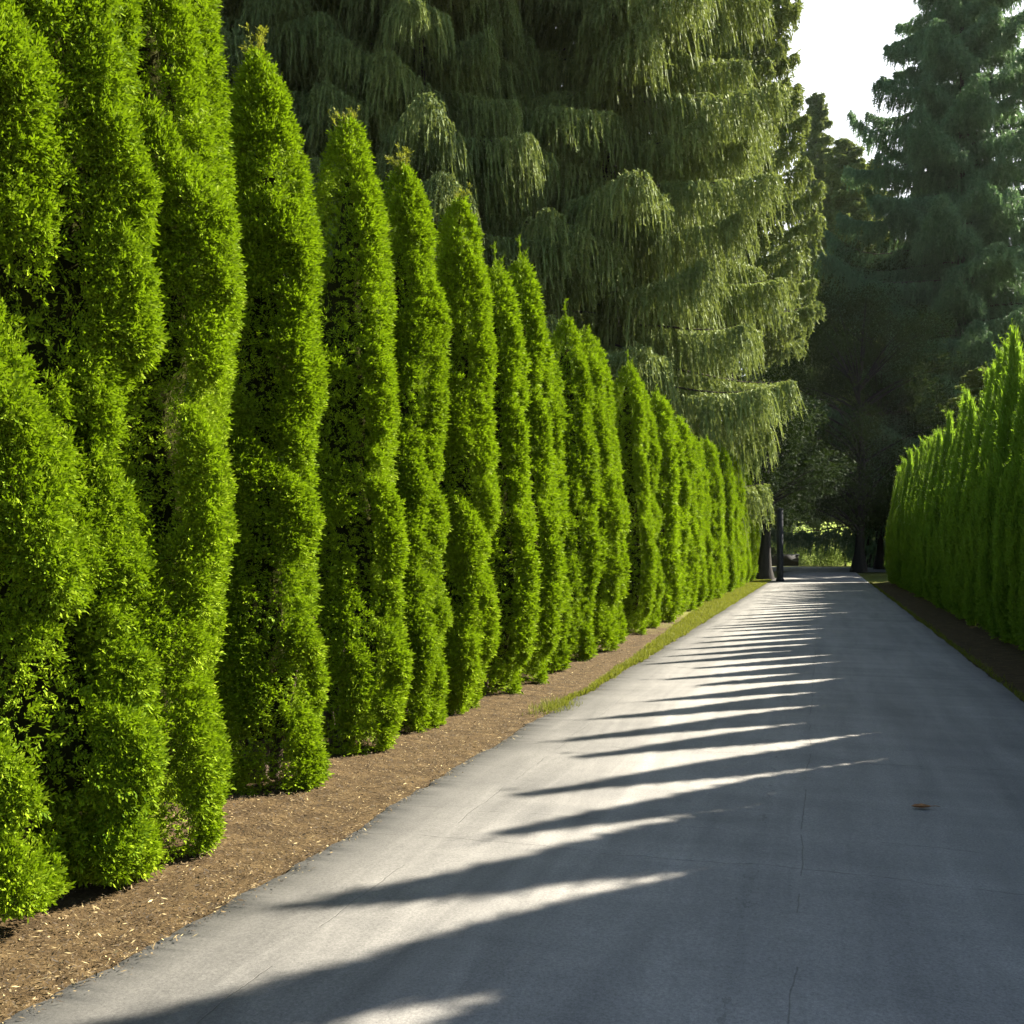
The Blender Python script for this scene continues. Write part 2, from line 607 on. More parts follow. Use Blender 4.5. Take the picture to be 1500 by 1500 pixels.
def build_broad(seed, H=18, R=6, z0=2.2, n_cl=150, per=420, cl=(0.7, 1.5), leaf=(0.09, 0.17), trunk_r=0.3, fill=0.55):
    """Broad-leaved tree: leaf clumps spread through a crown on forked limbs."""
    rng = np.random.default_rng(seed)
    cs, rs = [], []
    zc, rz = (H + z0) / 2, (H - z0) / 2
    while len(cs) < n_cl:
        d = nrm(rng.normal(0, 1, 3))
        r = rng.uniform(fill ** 3, 1) ** (1 / 3.0)
        p = np.array([d[0] * R * r, d[1] * R * r, zc + d[2] * rz * r])
        cs.append(p)
        rs.append(rng.uniform(*cl))
    V = []
    for c, r in zip(cs, rs):
        m = int(per * (r / cl[1]) ** 2)
        d = nrm(rng.normal(0, 1, (m, 3)))
        rr = r * rng.uniform(0.35, 1.05, m) ** 0.6
        p = c + d * rr[:, None] * np.array([1, 1, 0.7])
        a = nrm(d * 0.7 + np.array([[0, 0, -0.3]]) + rng.normal(0, 0.6, (m, 3)))
        q = nrm(np.cross(a, rng.normal(0, 1, (m, 3)) + np.array([[0, 0, 1.2]])))
        L = rng.uniform(leaf[0], leaf[1], m)[:, None]
        mid = p + a * L * 0.45
        V.append(np.stack([p, mid + q * L * 0.32, p + a * L, mid - q * L * 0.32], 1))
    crown = quads('crown', np.concatenate(V))
    zt = np.linspace(-0.1, H * 0.7, 10)
    tr = trunk_r * (1 - 0.8 * zt / (H * 0.7)) * (1 + 0.9 * np.exp(-np.maximum(zt, 0) / 0.5))
    P = np.stack([0.12 * np.sin(zt * 0.4), 0.1 * np.cos(zt * 0.5) - 0.1, zt], -1)
    trunk = tubes('trunk', [(P, tr)], 12)
    limb = []
    for c in cs[:int(n_cl * 0.35)]:
        zb = max(z0 * 0.7, min(c[2] - 0.5 * math.hypot(c[0], c[1]), H * 0.65))
        a = np.array([0, 0, zb])
        s = np.linspace(0, 1, 6)[:, None]
        mid = (a + c) / 2 + np.array([0, 0, 0.1 * R])
        pts = (1 - s) ** 2 * a + 2 * s * (1 - s) * mid + s ** 2 * c
        limb.append((pts, np.linspace(trunk_r * 0.28, 0.012, 6)))
    return dict(crown=crown, trunk=trunk, limbs=tubes('limbs', limb, 5))


# ------------------------------------------------------------------- setting
def road_material():
    g = N('weathered_asphalt')
    geo = g.n('ShaderNodeNewGeometry')
    sep = g.n('ShaderNodeSeparateXYZ')
    pos = geo.outputs['Position']
    g.l(pos, sep.inputs[0])
    X, Y = sep.outputs[0], sep.outputs[1]
    fine = g.noise(pos, 190, 3, 0.7)
    mid = g.noise(pos, 9, 6, 0.6)
    streak = g.noise(g.mapping(pos, (2.2, 0.22, 1)), 1.6, 5, 0.6, 0.5)
    cross = g.noise(g.mapping(pos, (0.35, 2.4, 1)), 1.3, 4, 0.55, 0.4)
    blot = g.noise(pos, 0.55, 3, 0.5)
    # worn pale middle, darker strip of newer asphalt along the left edge
    xw = g.math('MULTIPLY_ADD', g.math('SUBTRACT', streak, 0.5), 0.9, X)
    edge = g.math('MULTIPLY', g.math('ADD', xw, 2.25), 0.85, clamp=True)
    edge = g.math('SMOOTH_MIN', edge, 1.0, 0.2)
    v = g.math('MULTIPLY_ADD', g.math('SUBTRACT', streak, 0.5), 0.85, 0.5)
    v = g.math('MULTIPLY_ADD', g.math('SUBTRACT', cross, 0.5), 0.55, v)
    v = g.math('MULTIPLY_ADD', g.math('SUBTRACT', blot, 0.5), 0.55, v)
    v = g.math('MULTIPLY_ADD', g.math('SUBTRACT', mid, 0.5), 0.22, v)
    base = g.ramp(v, [(0.18, (0.125, 0.122, 0.117)), (0.5, (0.188, 0.181, 0.169)), (0.82, (0.250, 0.240, 0.222))])
    dark = g.ramp(v, [(0.15, (0.062, 0.060, 0.056)), (0.85, (0.115, 0.110, 0.100))])
    c = g.mix(edge, dark, base)
    agg = g.noise(pos, 75, 3, 0.75)
    grain = g.math('MULTIPLY_ADD', fine, 1.0, 0.0)
    grain = g.math('MULTIPLY_ADD', agg, 1.3, grain)
    grain = g.math('SUBTRACT', grain, 0.15)
    gc = g.n('ShaderNodeCombineXYZ')
    for i in range(3):
        g.l(grain, gc.inputs[i])
    c = g.mix(1.0, c, gc.outputs[0], 'MULTIPLY')

    # cracks and paving joints: wandering thin dark lines
    wob = g.noise(g.mapping(pos, (1, 1, 1)), 1.1, 5, 0.6)
    wob2 = g.noise(pos, 14, 3, 0.6)
    w = g.math('SUBTRACT', wob, 0.5)
    w = g.math('MULTIPLY_ADD', g.math('SUBTRACT', wob2, 0.5), 0.06, w)
    brk = g.noise(pos, 2.1, 2, 0.5)

    def line(coord, at, amp, width, cut):
        d = g.math('SUBTRACT', coord, at)
        d = g.math('ABSOLUTE', g.math('MULTIPLY_ADD', w, amp, d))
        m = g.math('SUBTRACT', 1.0, g.math('DIVIDE', d, width), clamp=True)
        return g.math('MULTIPLY', m, g.math('GREATER_THAN', brk, cut))

    cr = line(X, -1.98, 0.14, 0.0045, 0.46)
    for args in ((X, -0.10, 0.10, 0.005, 0.47), (Y, 4.95, 0.35, 0.006, 0.40), (Y, 5.55, 0.2, 0.005, 0.5),
                 (Y, 7.6, 0.55, 0.008, 0.42), (Y, 14.0, 0.5, 0.010, 0.46)):
        cr = g.math('MAXIMUM', cr, line(*args))
    # crumbled patches along the middle seam
    pit = g.noise(g.mapping(pos, (1.0, 0.35, 1)), 26, 3, 0.7)
    near = g.math('SUBTRACT', 1.0, g.math('MULTIPLY', g.math('ABSOLUTE', g.math('ADD', X, 0.32)), 3.6), clamp=True)
    pm = g.math('MULTIPLY', g.math('GREATER_THAN', g.math('MULTIPLY', pit, near), 0.56), g.math('GREATER_THAN', brk, 0.47))
    cr = g.math('MAXIMUM', cr, g.math('MULTIPLY', pm, 0.6))
    c = g.mix(g.math('MULTIPLY', cr, 0.5), c, (0.045, 0.040, 0.034))
    p = g.n('ShaderNodeBsdfPrincipled')
    g.l(c, p.inputs['Base Color'])
    p.inputs['Roughness'].default_value = 0.78
    p.inputs['Specular IOR Level'].default_value = 0.3
    h = g.math('MULTIPLY_ADD', fine, 0.35, g.math('MULTIPLY', mid, 0.5))
    h = g.math('SUBTRACT', h, g.math('MULTIPLY', cr, 1.5))
    bp = g.n('ShaderNodeBump')
    bp.inputs['Strength'].default_value = 0.35
    bp.inputs['Distance'].default_value = 0.008
    g.l(h, bp.inputs['Height'])
    g.l(bp.outputs[0], p.inputs['Normal'])
    g.l(p.outputs[0], g.out.inputs['Surface'])
    return g.m


def soil_material():
    g = N('bark_mulch_soil')
    geo = g.n('ShaderNodeNewGeometry')
    pos = geo.outputs['Position']
    sep = g.n('ShaderNodeSeparateXYZ')
    g.l(pos, sep.inputs[0])
    Y, X = sep.outputs[1], sep.outputs[0]
    a = g.noise(pos, 38, 5, 0.7, 0.8)
    b = g.noise(g.mapping(pos, (1, 1.6, 1)), 5, 5, 0.6)
    v = g.math('MULTIPLY_ADD', b, 0.6, g.math('MULTIPLY', a, 0.55))
    soil = g.ramp(v, [(0.36, (0.022, 0.015, 0.008)), (0.55, (0.056, 0.037, 0.017)), (0.70, (0.095, 0.064, 0.029)), (0.85, (0.19, 0.14, 0.065))])
    gn = g.noise(pos, 24, 4, 0.7)
    grass = g.ramp(gn, [(0.3, (0.07, 0.085, 0.014)), (0.7, (0.17, 0.165, 0.03))])
    gb = g.noise(pos, 0.9, 4, 0.6)
    yy = g.math('MULTIPLY_ADD', g.math('SUBTRACT', gb, 0.5), 14.0, Y)
    m = g.math('MULTIPLY', g.math('SUBTRACT', yy, 18.0), 0.14, clamp=True)
    rt = g.math('MULTIPLY', g.math('SUBTRACT', 1.2, X), 2.0, clamp=True)
    fr = g.math('MULTIPLY', g.math('SUBTRACT', yy, 44.0), 0.3, clamp=True)
    m = g.math('MULTIPLY', m, g.math('MAXIMUM', rt, fr))
    c = g.mix(m, soil, grass)
    p = g.n('ShaderNodeBsdfPrincipled')
    g.l(c, p.inputs['Base Color'])
    p.inputs['Roughness'].default_value = 0.95
    p.inputs['Specular IOR Level'].default_value = 0.1
    bp = g.n('ShaderNodeBump')
    bp.inputs['Strength'].default_value = 0.9
    bp.inputs['Distance'].default_value = 0.03
    g.l(v, bp.inputs['Height'])
    g.l(bp.outputs[0], p.inputs['Normal'])
    g.l(p.outputs[0], g.out.inputs['Surface'])
    return g.m


def ground_at(u, v):
    zc = FPX * EYE / (v - 800.0)
    return spot(u, zc)


M_ROAD = road_material()
M_SOIL = soil_material()

# ground: one sheet to the horizon
gx = np.concatenate([[-400, -200, -100, -60, -30], np.linspace(-16, 16, 65), [30, 60, 100, 200, 400]])
gy = np.concatenate([[-400, -150, -60, -20, -8], np.linspace(-4, 60, 129), [70, 85, 100, 150, 220, 400]])
rg = np.random.default_rng(3)
GX, GY = np.meshgrid(gx, gy)
GZ = 0.010 * np.sin(GX * 2.1 + 0.7 * np.sin(GY)) * np.sin(GY * 1.7) - 0.012
# the beds swell a little under the hedges
GZ += 0.10 * np.exp(-((GX + 4.1) / 0.75) ** 2) * (GY < 60) + 0.08 * np.exp(-((GX - 3.4) / 0.6) ** 2) * (GY < 60)
GZ[np.abs(GX) < 2.2] = -0.03
ground = link('ground', grid_mesh('ground', np.stack([GX, GY, GZ], -1)), M_SOIL)
tag(ground, None, kind='structure')

# road: a sheet with gently wavering edges
left_pts = [ground_at(*q) for q in ((-140, 1582), (20, 1492), (130, 1430), (300, 1340), (430, 1272), (560, 1191), (680, 1116), (800, 1048), (950, 962))]
ly = np.array([q[1] for q in left_pts])
lx = np.array([q[0] for q in left_pts])
ry = np.concatenate([np.linspace(-12, 0, 50)[:-1], np.linspace(0, 20, 801), np.linspace(20, 60, 201)[1:], np.linspace(61, 78, 18)])
le = np.where(ry < ly[0], lx[0], np.interp(ry, ly, lx))
le = np.where(ry > ly[-1], lx[-1] + (ry - ly[-1]) * 0.004, le)
le = np.convolve(np.pad(le, 30, mode='edge'), np.ones(61) / 61, 'valid') + 0.02 * np.sin(ry * 3.1) * np.sin(ry * 1.27 + 1)
jit = np.convolve(np.random.default_rng(4).normal(0, 1, len(ry) + 4), np.ones(5) / 5, 'valid')
le = le + 0.022 * jit * (ry < 22)
re = 1.97 + 0.02 * jit[::-1] * (ry < 40) + 0.02 * np.sin(ry * 2.3 + 2) * np.sin(ry * 0.9) + 0.0 * ry
cols = np.concatenate([[0, 0.004], np.linspace(0.06, 0.94, 9), [0.996, 1]])
RX = le[:, None] * (1 - cols)[None] + re[:, None] * cols[None]
RZ = 0.012 + 0.02 * (1 - (2 * cols - 1) ** 2)[None] + 0 * RX
RZ[:, 0] = -0.05
RZ[:, -1] = -0.05
RX[:, 0] -= 0.01
RX[:, -1] += 0.01
road = link('road', grid_mesh('road', np.stack([RX, np.repeat(ry[:, None], 13, 1), RZ], -1)), M_ROAD)
tag(road, None, kind='structure')
cross_y = np.linspace(63, 78, 10)
side = link('side_road', grid_mesh('side_road', np.stack([np.repeat(np.linspace(-40, 5, 40)[None], 10, 0), np.repeat(cross_y[:, None], 40, 1), 0.042 + np.zeros((10, 40))], -1)), M_ROAD)
tag(side, None, kind='structure')

# mulch chips and dry litter on the beds
def chips(name, n, xr, yr, seed, bias=1.6):
    rng = np.random.default_rng(seed)
    y = yr[0] + (yr[1] - yr[0]) * rng.random(n) ** bias
    x = rng.uniform(xr[0], xr[1], n)
    if xr[0] < 0:
        le_y = np.interp(y, ry, le)
        x = xr[0] + (le_y - xr[0]) * rng.random(n) ** 0.85
        sp = rng.random(n) < 0.05
        x = np.where(sp, le_y + np.abs(rng.normal(0, 0.05, n)), x)
    z = 0.015 + rng.uniform(0, 0.012, n) + np.where(x < -3.2, 0.06 * np.exp(-((x + 4.1) / 0.75) ** 2), 0) + np.where((x > 2.6) & (x < 9), 0.06 * np.exp(-((x - 3.4) / 0.6) ** 2), 0)
    if xr[0] < 0:
        z = np.where(x > le_y, 0.024, z)
    p = np.stack([x, y, z], -1)
    a = rng.uniform(0, 2 * PI, n)
    d = np.stack([np.cos(a), np.sin(a), rng.normal(0, 0.25, n)], -1)
    q = np.stack([-np.sin(a), np.cos(a), rng.normal(0, 0.35, n)], -1)
    L = (0.004 + 0.016 * rng.random(n) ** 3)[:, None]
    w = rng.uniform(0.0012, 0.0042, n)[:, None]
    V = np.stack([p - d * L, p + q * w, p + d * L, p - q * w], 1)
    return quads(name, V)


g = N('mulch_chip')
geo = g.n('ShaderNodeNewGeometry')
c = g.ramp(geo.outputs['Random Per Island'], [(0.0, (0.022, 0.015, 0.008)), (0.55, (0.065, 0.043, 0.019)), (0.88, (0.17, 0.12, 0.05)), (1.0, (0.42, 0.33, 0.16))])
pb = g.n('ShaderNodeBsdfPrincipled')
g.l(c, pb.inputs['Base Color'])
pb.inputs['Roughness'].default_value = 0.9
g.l(pb.outputs[0], g.out.inputs['Surface'])
M_CHIP = g.m
tag(link('mulch_litter', chips('mulch_litter', 90000, (-5.0, -2.4), (0.8, 22), 11), M_CHIP),
    'brown bark chips and dry litter between the left hedge and the road', 'mulch', kind='stuff')
tag(link('dry_litter', chips('dry_litter', 9000, (1.9, 3.6), (6, 44), 12, 1.0), M_CHIP),
    'dark brown dry litter along the foot of the right hedge', 'mulch', kind='stuff')


def blades(name, x, y, rng, h=(0.03, 0.08), w=0.004):
    n = len(x)
    p = np.stack([x, y, np.zeros(n)], -1)
    a = rng.uniform(0, 2 * PI, n)
    s = np.stack([np.cos(a), np.sin(a), np.zeros(n)], -1)
    L = rng.uniform(h[0], h[1], n)[:, None]
    ln = rng.normal(0, 0.45, (n, 3))
    ln[:, 2] = 1
    t = p + nrm(ln) * L
    m = (p + t) / 2 + np.array([[0, 0, 0.004]])
    V = np.stack([p - s * w, p + s * w, t + s * w * 0.2, t - s * w * 0.2], 1)
    return quads(name, V)


rng = np.random.default_rng(21)
n = 40000
y = 9.5 + 38 * rng.random(n)
lim = np.interp(y, ry, le)
wd = np.clip((y - 9.5) / 24, 0.04, 1) * 1.1
x = lim + 0.03 - wd * rng.random(n) ** 1.1
tag(link('verge_grass', blades('verge_grass', x, y, rng, (0.03, 0.075), 0.008), M_GRASS),
    'short yellow green grass strip along the left edge of the far road', 'grass', kind='stuff')
n = 4500
y = 8 + 52 * rng.random(n)
x = 1.97 + np.abs(rng.normal(0, 0.05, n))
far = y > 46
x[far] = 1.98 + 4.5 * rng.random(far.sum())
tag(link('edge_grass', blades('edge_grass', x, y, rng, (0.025, 0.06), 0.007), M_GRASS),
    'thin grass fringe along the right edge of the road', 'grass', kind='stuff')
tx, ty = ground_at(815, 1036)
n = 900
x = tx + rng.normal(0, 0.09, n)
y = ty + rng.normal(0, 0.22, n)
tag(link('grass_tuft', blades('grass_tuft', x, y, rng, (0.03, 0.085), 0.003), M_GRASS),
    'small lone grass tuft on the brown mulch beside the left road edge', 'grass tuft')

# fallen leaf on the shaded road
fx, fy = ground_at(1350, 1192)
s = np.linspace(-1, 1, 13)
tt = np.linspace(-1, 1, 7)
wv = 0.032 * (1 - np.abs(s) ** 2.2) * (1 + 0.25 * np.sin(s * 9))
LX = np.repeat((0.062 * s)[:, None], 7, 1)
LY = wv[:, None] * tt[None] * 0.8
LZ = 0.018 * np.abs(tt)[None] ** 1.5 * (1 - s ** 2)[:, None] + 0.010 * (s ** 2)[:, None]
lp = np.stack([LX, LY, LZ], -1)
lr = empty('fallen_leaf', (fx, fy, 0.036), 0.25)
tag(lr, 'single curled brown leaf lying on the shaded right side of the road', 'leaf')
ml = N('dry_leaf')
tc = ml.n('ShaderNodeTexCoord')
cc = ml.ramp(ml.noise(tc.outputs['Object'], 40, 3), [(0.3, (0.16, 0.06, 0.02)), (0.7, (0.36, 0.16, 0.05))])
pb = ml.n('ShaderNodeBsdfPrincipled')
ml.l(cc, pb.inputs['Base Color'])
pb.inputs['Roughness'].default_value = 0.7
ml.l(pb.outputs[0], ml.out.inputs['Surface'])
link('blade', grid_mesh('leaf_blade', lp), ml.m, lr)
link('stalk', tubes('stalk', [(np.array([[0.058, 0, 0.011], [0.085, 0.004, 0.012], [0.115, 0.012, 0.004]]), np.array([0.002, 0.0016, 0.001]))], 5), ml.m, lr)

# ---------------------------------------------------------------- left hedge
LX_AXIS = -3.5
AZ = math.atan2(-0.70, 0.72)           # side of the left hedge that faces the road and the viewer
kw = dict(wp=(0.06, 0.12), lp=(0.3, 0.85), slant=0.5, asym=0.22, n_plume=160, n_ridge=5, a_ridge=0.12, a_plume=0.095, a_clump=0.055, w_ridge=(0.10, 0.17))
hero = [build_arbor(101 + i, H=5.4, R=(0.28, 0.24, 0.19, 0.20)[i], n_spray=ns, size=sz, face_az=AZ + 0.25, shoots=9, hero=True, n_clump=1500, zmin=zm, **dict(kw, a_plume=(0.17, 0.16, 0.10, 0.10)[i], n_plume=170, a_ridge=(0.25, 0.21, 0.11, 0.11)[i], wp=(0.06, 0.13), lp=(0.35, 0.95), slant=0.55, asym=0.22))
        for i, (ns, sz, zm) in enumerate(((105000, (0.030, 0.054), 0.10), (100000, (0.032, 0.056), 0.04), (66000, (0.038, 0.066), 0.04), (54000, (0.042, 0.072), 0.04)))]
midv = [build_arbor(201 + i, H=5.2, R=0.25, n_spray=28000, size=(0.055, 0.095), face_az=AZ + 0.25, shoots=8, n_clump=1200, **kw) for i in range(4)]
kw['a_ridge'] = 0.13
farv = [build_arbor(301 + i, H=5.0, R=0.30, n_spray=11500, size=(0.085, 0.15), face_az=AZ + 0.25, shoots=6, n_clump=800, **kw) for i in range(3)]

left = []          # depth in front of the camera, top row in the photograph
for u, vt in ((-310, None), (5, None), (158, None), (396, 76), (514, 166), (590, 241), (648, 288), (706, 394), (742, 386), (786, 460), (820, 468), (850, 490),
              (876, 508), (905, 536), (930, 554), (950, 577), (968, 594), (985, 614), (998, 636)):
    left.append((5289.0 / (1204 - u), vt))
zc = 26.9
while zc < 50:
    left.append((zc, 641 + (zc - 27.9) * 2.4))
    zc += 1.4
rnd = random.Random(8)
ORD = ['first', 'second', 'third', 'fourth', 'fifth', 'sixth', 'seventh', 'eighth', 'ninth', 'tenth', 'eleventh', 'twelfth', 'thirteenth', 'fourteenth',
       'fifteenth', 'sixteenth', 'seventeenth', 'eighteenth', 'nineteenth', 'twentieth']
ORD += ['twenty-' + o for o in ORD[:9]] + ['thirtieth'] + ['thirty-' + o for o in ORD[:9]]
near_labels = [
    'nearest left hedge arborvitae, only a sliver of foliage and bare stems at the left border',
    'broad dark arborvitae at far left, most of it in shade, taller than the frame',
    'sunlit tall arborvitae with rippled bright edge just right of the broad dark one',
    'pointed arborvitae with a wispy twig tip, first left hedge tree whose whole top shows',
    'arborvitae with thin upright leader twig, second left hedge tree with its top in view',
    'narrow arborvitae with sideways twigs at its tip, third left hedge tree with visible top',
    'slender arborvitae with round bristly top, fourth left hedge tree with visible top']
nL = len(left)
for i, (zc, vt) in enumerate(left):
    x, y = lane(LX_AXIS + rnd.uniform(-0.08, 0.08), zc)
    h = 5.6 if vt is None else EYE + (800 - vt) * zc / FPX
    if i == 1:
        h = 6.2
    if i < 7:
        D = hero[[2, 0, 1, 2, 3, 2, 3][i]]
    elif i < 15:
        D = midv[(i * 3 + i // 4) % 4]
    else:
        D = farv[i % 3]
    rz = 0 if i in (1, 2, 3) else rnd.uniform(-0.5, 0.5) + (0.5 if i in (4, 5) else 0)
    if i < len(near_labels):
        lab = near_labels[i]
    elif i == nL - 1:
        lab = 'last left hedge arborvitae, at the far end beside the dark tree trunk'
    elif nL - 1 - i <= 9:
        lab = 'yellow green clipped arborvitae, %s from the far end of the left hedge' % ORD[nL - 1 - i]
    else:
        lab = 'bright green columnar arborvitae, %s of the left hedge counting from the left border' % ORD[i]
    wid = 1.0
    place_arbor('arborvitae', D, x, y, h, rz, lab, 'arborvitae of the left hedge', (M_HEDGE,), widen=wid)

# --------------------------------------------------------------- right hedge
RX_AXIS = 3.2
AZR = math.atan2(-0.6, -0.8)
rv = [build_arbor(401 + i, H=5.3, R=0.29, n_spray=6000, size=(0.06, 0.10), n_strand=30000, face_az=AZR, prof=prof_spire, shoots=5,
                  n_clump=400, a_ridge=0.19, a_plume=0.06, a_clump=0.03, n_ridge=8, w_ridge=(0.05, 0.085), drift=0.6, lim_k=1.0, core=0.02, core_k=0.4) for i in range(4)]
rows = []
yy = 3.0
k = 0
while yy < 46.5:
    rows.append(yy)
    yy += rnd.uniform(0.84, 1.10)
vis = [q for q in rows if q > 16.8]
for i, yy in enumerate(rows):
    j = len(rows) - 1 - i
    h = 4.85 + rnd.uniform(-0.32, 0.32) + (0.45 if 5.5 < yy < 9.5 else 0)
    x = RX_AXIS + rnd.uniform(-0.06, 0.06)
    D = rv[(i * 7 + i // 3) % 4]
    if yy <= 16.8:
        lab = 'right hedge arborvitae outside the picture, its pointed shadow crosses the near road'
        grp = 'right hedge trees outside the picture'
    else:
        grp = 'arborvitae of the right hedge'
        m = vis.index(yy)
        if m < 12:
            lab = 'feathery shaded arborvitae, %s of the right hedge counting from the right border' % ORD[m]
        elif j == 0:
            lab = 'last arborvitae of the right hedge, rounded end beside the far grass'
        else:
            lab = 'feathery shaded arborvitae, %s from the far end of the right hedge' % ORD[j]
    place_arbor('feathery_arborvitae', D, x, yy, h, rnd.uniform(-0.6, 0.6), lab, grp, (M_HEDGE_R,), widen=1.45 if 5.5 < yy < 9.5 else 1.0)

# -------------------------------------------------------------- tall conifers
S1 = build_spruce(501, H=42, R=7.0, z0=4.6, n_branch=150, per=270, hang=(1.0, 3.4), shape=0.42, wid=0.036, side_len=0.16, seg=9)
S2 = build_spruce(502, H=50, R=11.5, z0=2.5, n_branch=165, per=330, hang=(0.7, 2.4), rise=0.05, droop=0.34, hook=0.40, shape=0.72, wid=0.06, side_len=0.26)
S4 = build_spruce(504, H=41, R=4.5, z0=12.0, n_branch=170, per=120, hang=(0.6, 1.8), wid=0.06, side_len=0.26, seg=5, shape=0.6, hook=0.34, droop=0.3)
S3 = build_spruce(503, H=36, R=6.5, z0=2.0, n_branch=200, per=110, hang=(0.6, 1.7), wid=0.085, side_len=0.34, seg=4, shape=0.7)

x, y = spot(892, 38.5)
place_tree('weeping_spruce', S1, x, y, 0.4, 'huge weeping spruce with sunlit drooping boughs overhanging the far left hedge', M_SPRUCE)
x, y = spot(610, 34)
place_tree('weeping_spruce', S1, x, y, 2.3, 'dark weeping spruce with hanging curtains of needles behind the left hedge middle', M_SPRUCE_SHADE, scale=(0.8, 0.8, 0.9))
x, y = spot(390, 34)
place_tree('weeping_spruce', S1, x, y, 4.1, 'dark weeping spruce directly behind the pointed arborvitae with the wispy twig tip', M_SPRUCE_SHADE, scale=(0.85, 0.85, 0.9))
x, y = spot(1408, 66)
place_tree('spruce_tree', S2, x, y, 0.0, 'tall blue green spruce with upturned branch tips above the right hedge', M_SPRUCE_D)
x, y = spot(1066, 48)
place_tree('fir_tree', S4, x, y, 1.0, 'sunlit fir right behind the huge weeping spruce, left of the sky gap', M_SPRUCE)
x, y = spot(1196, 100)
place_tree('fir_tree', S3, x, y, 2.0, 'distant pointed fir whose tip ends in the sky gap', M_SPRUCE, scale=(1.0, 1.0, 48.5 / 36))
x, y = spot(1240, 96)
place_tree('fir_tree', S3, x, y, 3.3, 'small sunlit yellow green tree at the bottom of the sky gap', M_SPRUCE, scale=(1.4, 1.4, 42.0 / 36))
x, y = spot(1275, 104)
place_tree('fir_tree', S3, x, y, 5.3, 'lower sunlit tree in the sky gap beside the upturned spruce branches', M_SPRUCE, scale=(1.4, 1.4, 43.0 / 36))
place_tree('added_shade_spruce', S3, 7.6, 54.5, 0.6, 'added smaller spruce hidden behind the far right hedge, shading the road end', M_SPRUCE_SHADE, scale=(0.62, 0.62, 0.30))  # added out of sight behind the hedge to shade the far road
backs = [(150, 45, 0.2), (330, 48, 1.4), (480, 52, 2.8), (640, 55, 0.9), (760, 58, 3.6), (900, 62, 5.0), (40, 38, 2.2), (-150, 34, 4.4), (1000, 72, 2.6), (1390, 76, 1.1), (1175, 122, 0.4), (1260, 126, 1.5), (1115, 118, 2.2), (1560, 70, 2.9), (230, 60, 0.7), (560, 66, 1.9), (820, 72, 3.1), (430, 42, 5.1), (700, 46, 0.1)]
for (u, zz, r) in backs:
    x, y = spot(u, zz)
    place_tree('backdrop_spruce', S3, x, y, r, 'dark spruce deep in the shade behind the other conifers', M_SPRUCE_SHADE, group='dark background spruces')

# ---------------------------------------------------- far end of the road
B1 = build_broad(601, H=17, R=6.0, z0=2.7, n_cl=200, per=620)
B2 = build_broad(602, H=9.0, R=3.3, z0=2.6, n_cl=75, per=420, cl=(0.6, 1.2))
BU = build_broad(603, H=3.2, R=2.4, z0=0.1, n_cl=42, per=230, cl=(0.45, 0.8), leaf=(0.10, 0.18), trunk_r=0.06, fill=0.3)
x, y = spot(1119, 47)
place_tree('broad_tree', B2, x, y, 0.3, 'dark low tree with flared trunk at the far end of the left hedge', M_BROAD_SHADE)
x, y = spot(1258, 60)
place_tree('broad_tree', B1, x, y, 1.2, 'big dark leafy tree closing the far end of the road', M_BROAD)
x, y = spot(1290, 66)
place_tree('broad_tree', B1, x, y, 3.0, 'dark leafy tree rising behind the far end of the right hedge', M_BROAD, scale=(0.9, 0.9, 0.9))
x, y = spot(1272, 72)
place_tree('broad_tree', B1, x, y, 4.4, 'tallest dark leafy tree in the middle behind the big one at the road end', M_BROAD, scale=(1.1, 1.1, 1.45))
for (u, zz, s, lab) in ((1165, 84, 1.1, 'sunlit yellow green shrub behind the low slate wall'), (1205, 82, 0.9, 'upright sunlit shrub under the dark canopy, mid road end'),
                        (1238, 80, 1.05, 'sunlit shrub right of the upright one at the road end'), (1268, 78, 1.1, 'speckled shrub beside the far end of the right hedge'),
                        (1130, 86, 1.1, 'sunlit shrub glimpsed between the dark trunk and the post')):
    x, y = spot(u, zz)
    place_tree('shrub', BU, x, y, zz, lab, M_BUSH, cat='shrub', scale=(s, s, s * 1.0))

# post beside the trunk
g = N('post_paint')
pb = g.n('ShaderNodeBsdfPrincipled')
tc = g.n('ShaderNodeTexCoord')
cc = g.ramp(g.noise(tc.outputs['Object'], 9, 4), [(0.3, (0.008, 0.010, 0.014)), (0.7, (0.016, 0.020, 0.027))])
g.l(cc, pb.inputs['Base Color'])
pb.inputs['Roughness'].default_value = 0.7
pb.inputs['Specular IOR Level'].default_value = 0.12
g.l(pb.outputs[0], g.out.inputs['Surface'])
M_POST = g.m


def box_stack(name, secs, n=4, rot=PI / 4):
    """Square lofted sections: list of (half width, z)."""
    a = np.linspace(0, 2 * PI, n, endpoint=False) + rot
    P = np.stack([np.stack([h * 1.414 * np.cos(a), h * 1.414 * np.sin(a), np.full(n, z)], -1) for h, z in secs])
    return grid_mesh(name, P, wrap_u=True, smooth=False)


x, y = spot(1142.5, 44)
pr = empty('post', (x, y, 0), YAW)
tag(pr, 'slim straight dark post beside the flared trunk at the far road end', 'post')
link('shaft', box_stack('shaft', [(0.12, -0.1), (0.12, 3.2), (0.108, 3.23), (0.0, 3.23)]), M_POST, pr)
link('base_collar', box_stack('base_collar', [(0.15, -0.1), (0.15, 0.12), (0.128, 0.15)]), M_POST, pr)
link('cap', box_stack('cap', [(0.0, 3.232), (0.132, 3.232), (0.132, 3.27), (0.0, 3.31)]), M_POST, pr)

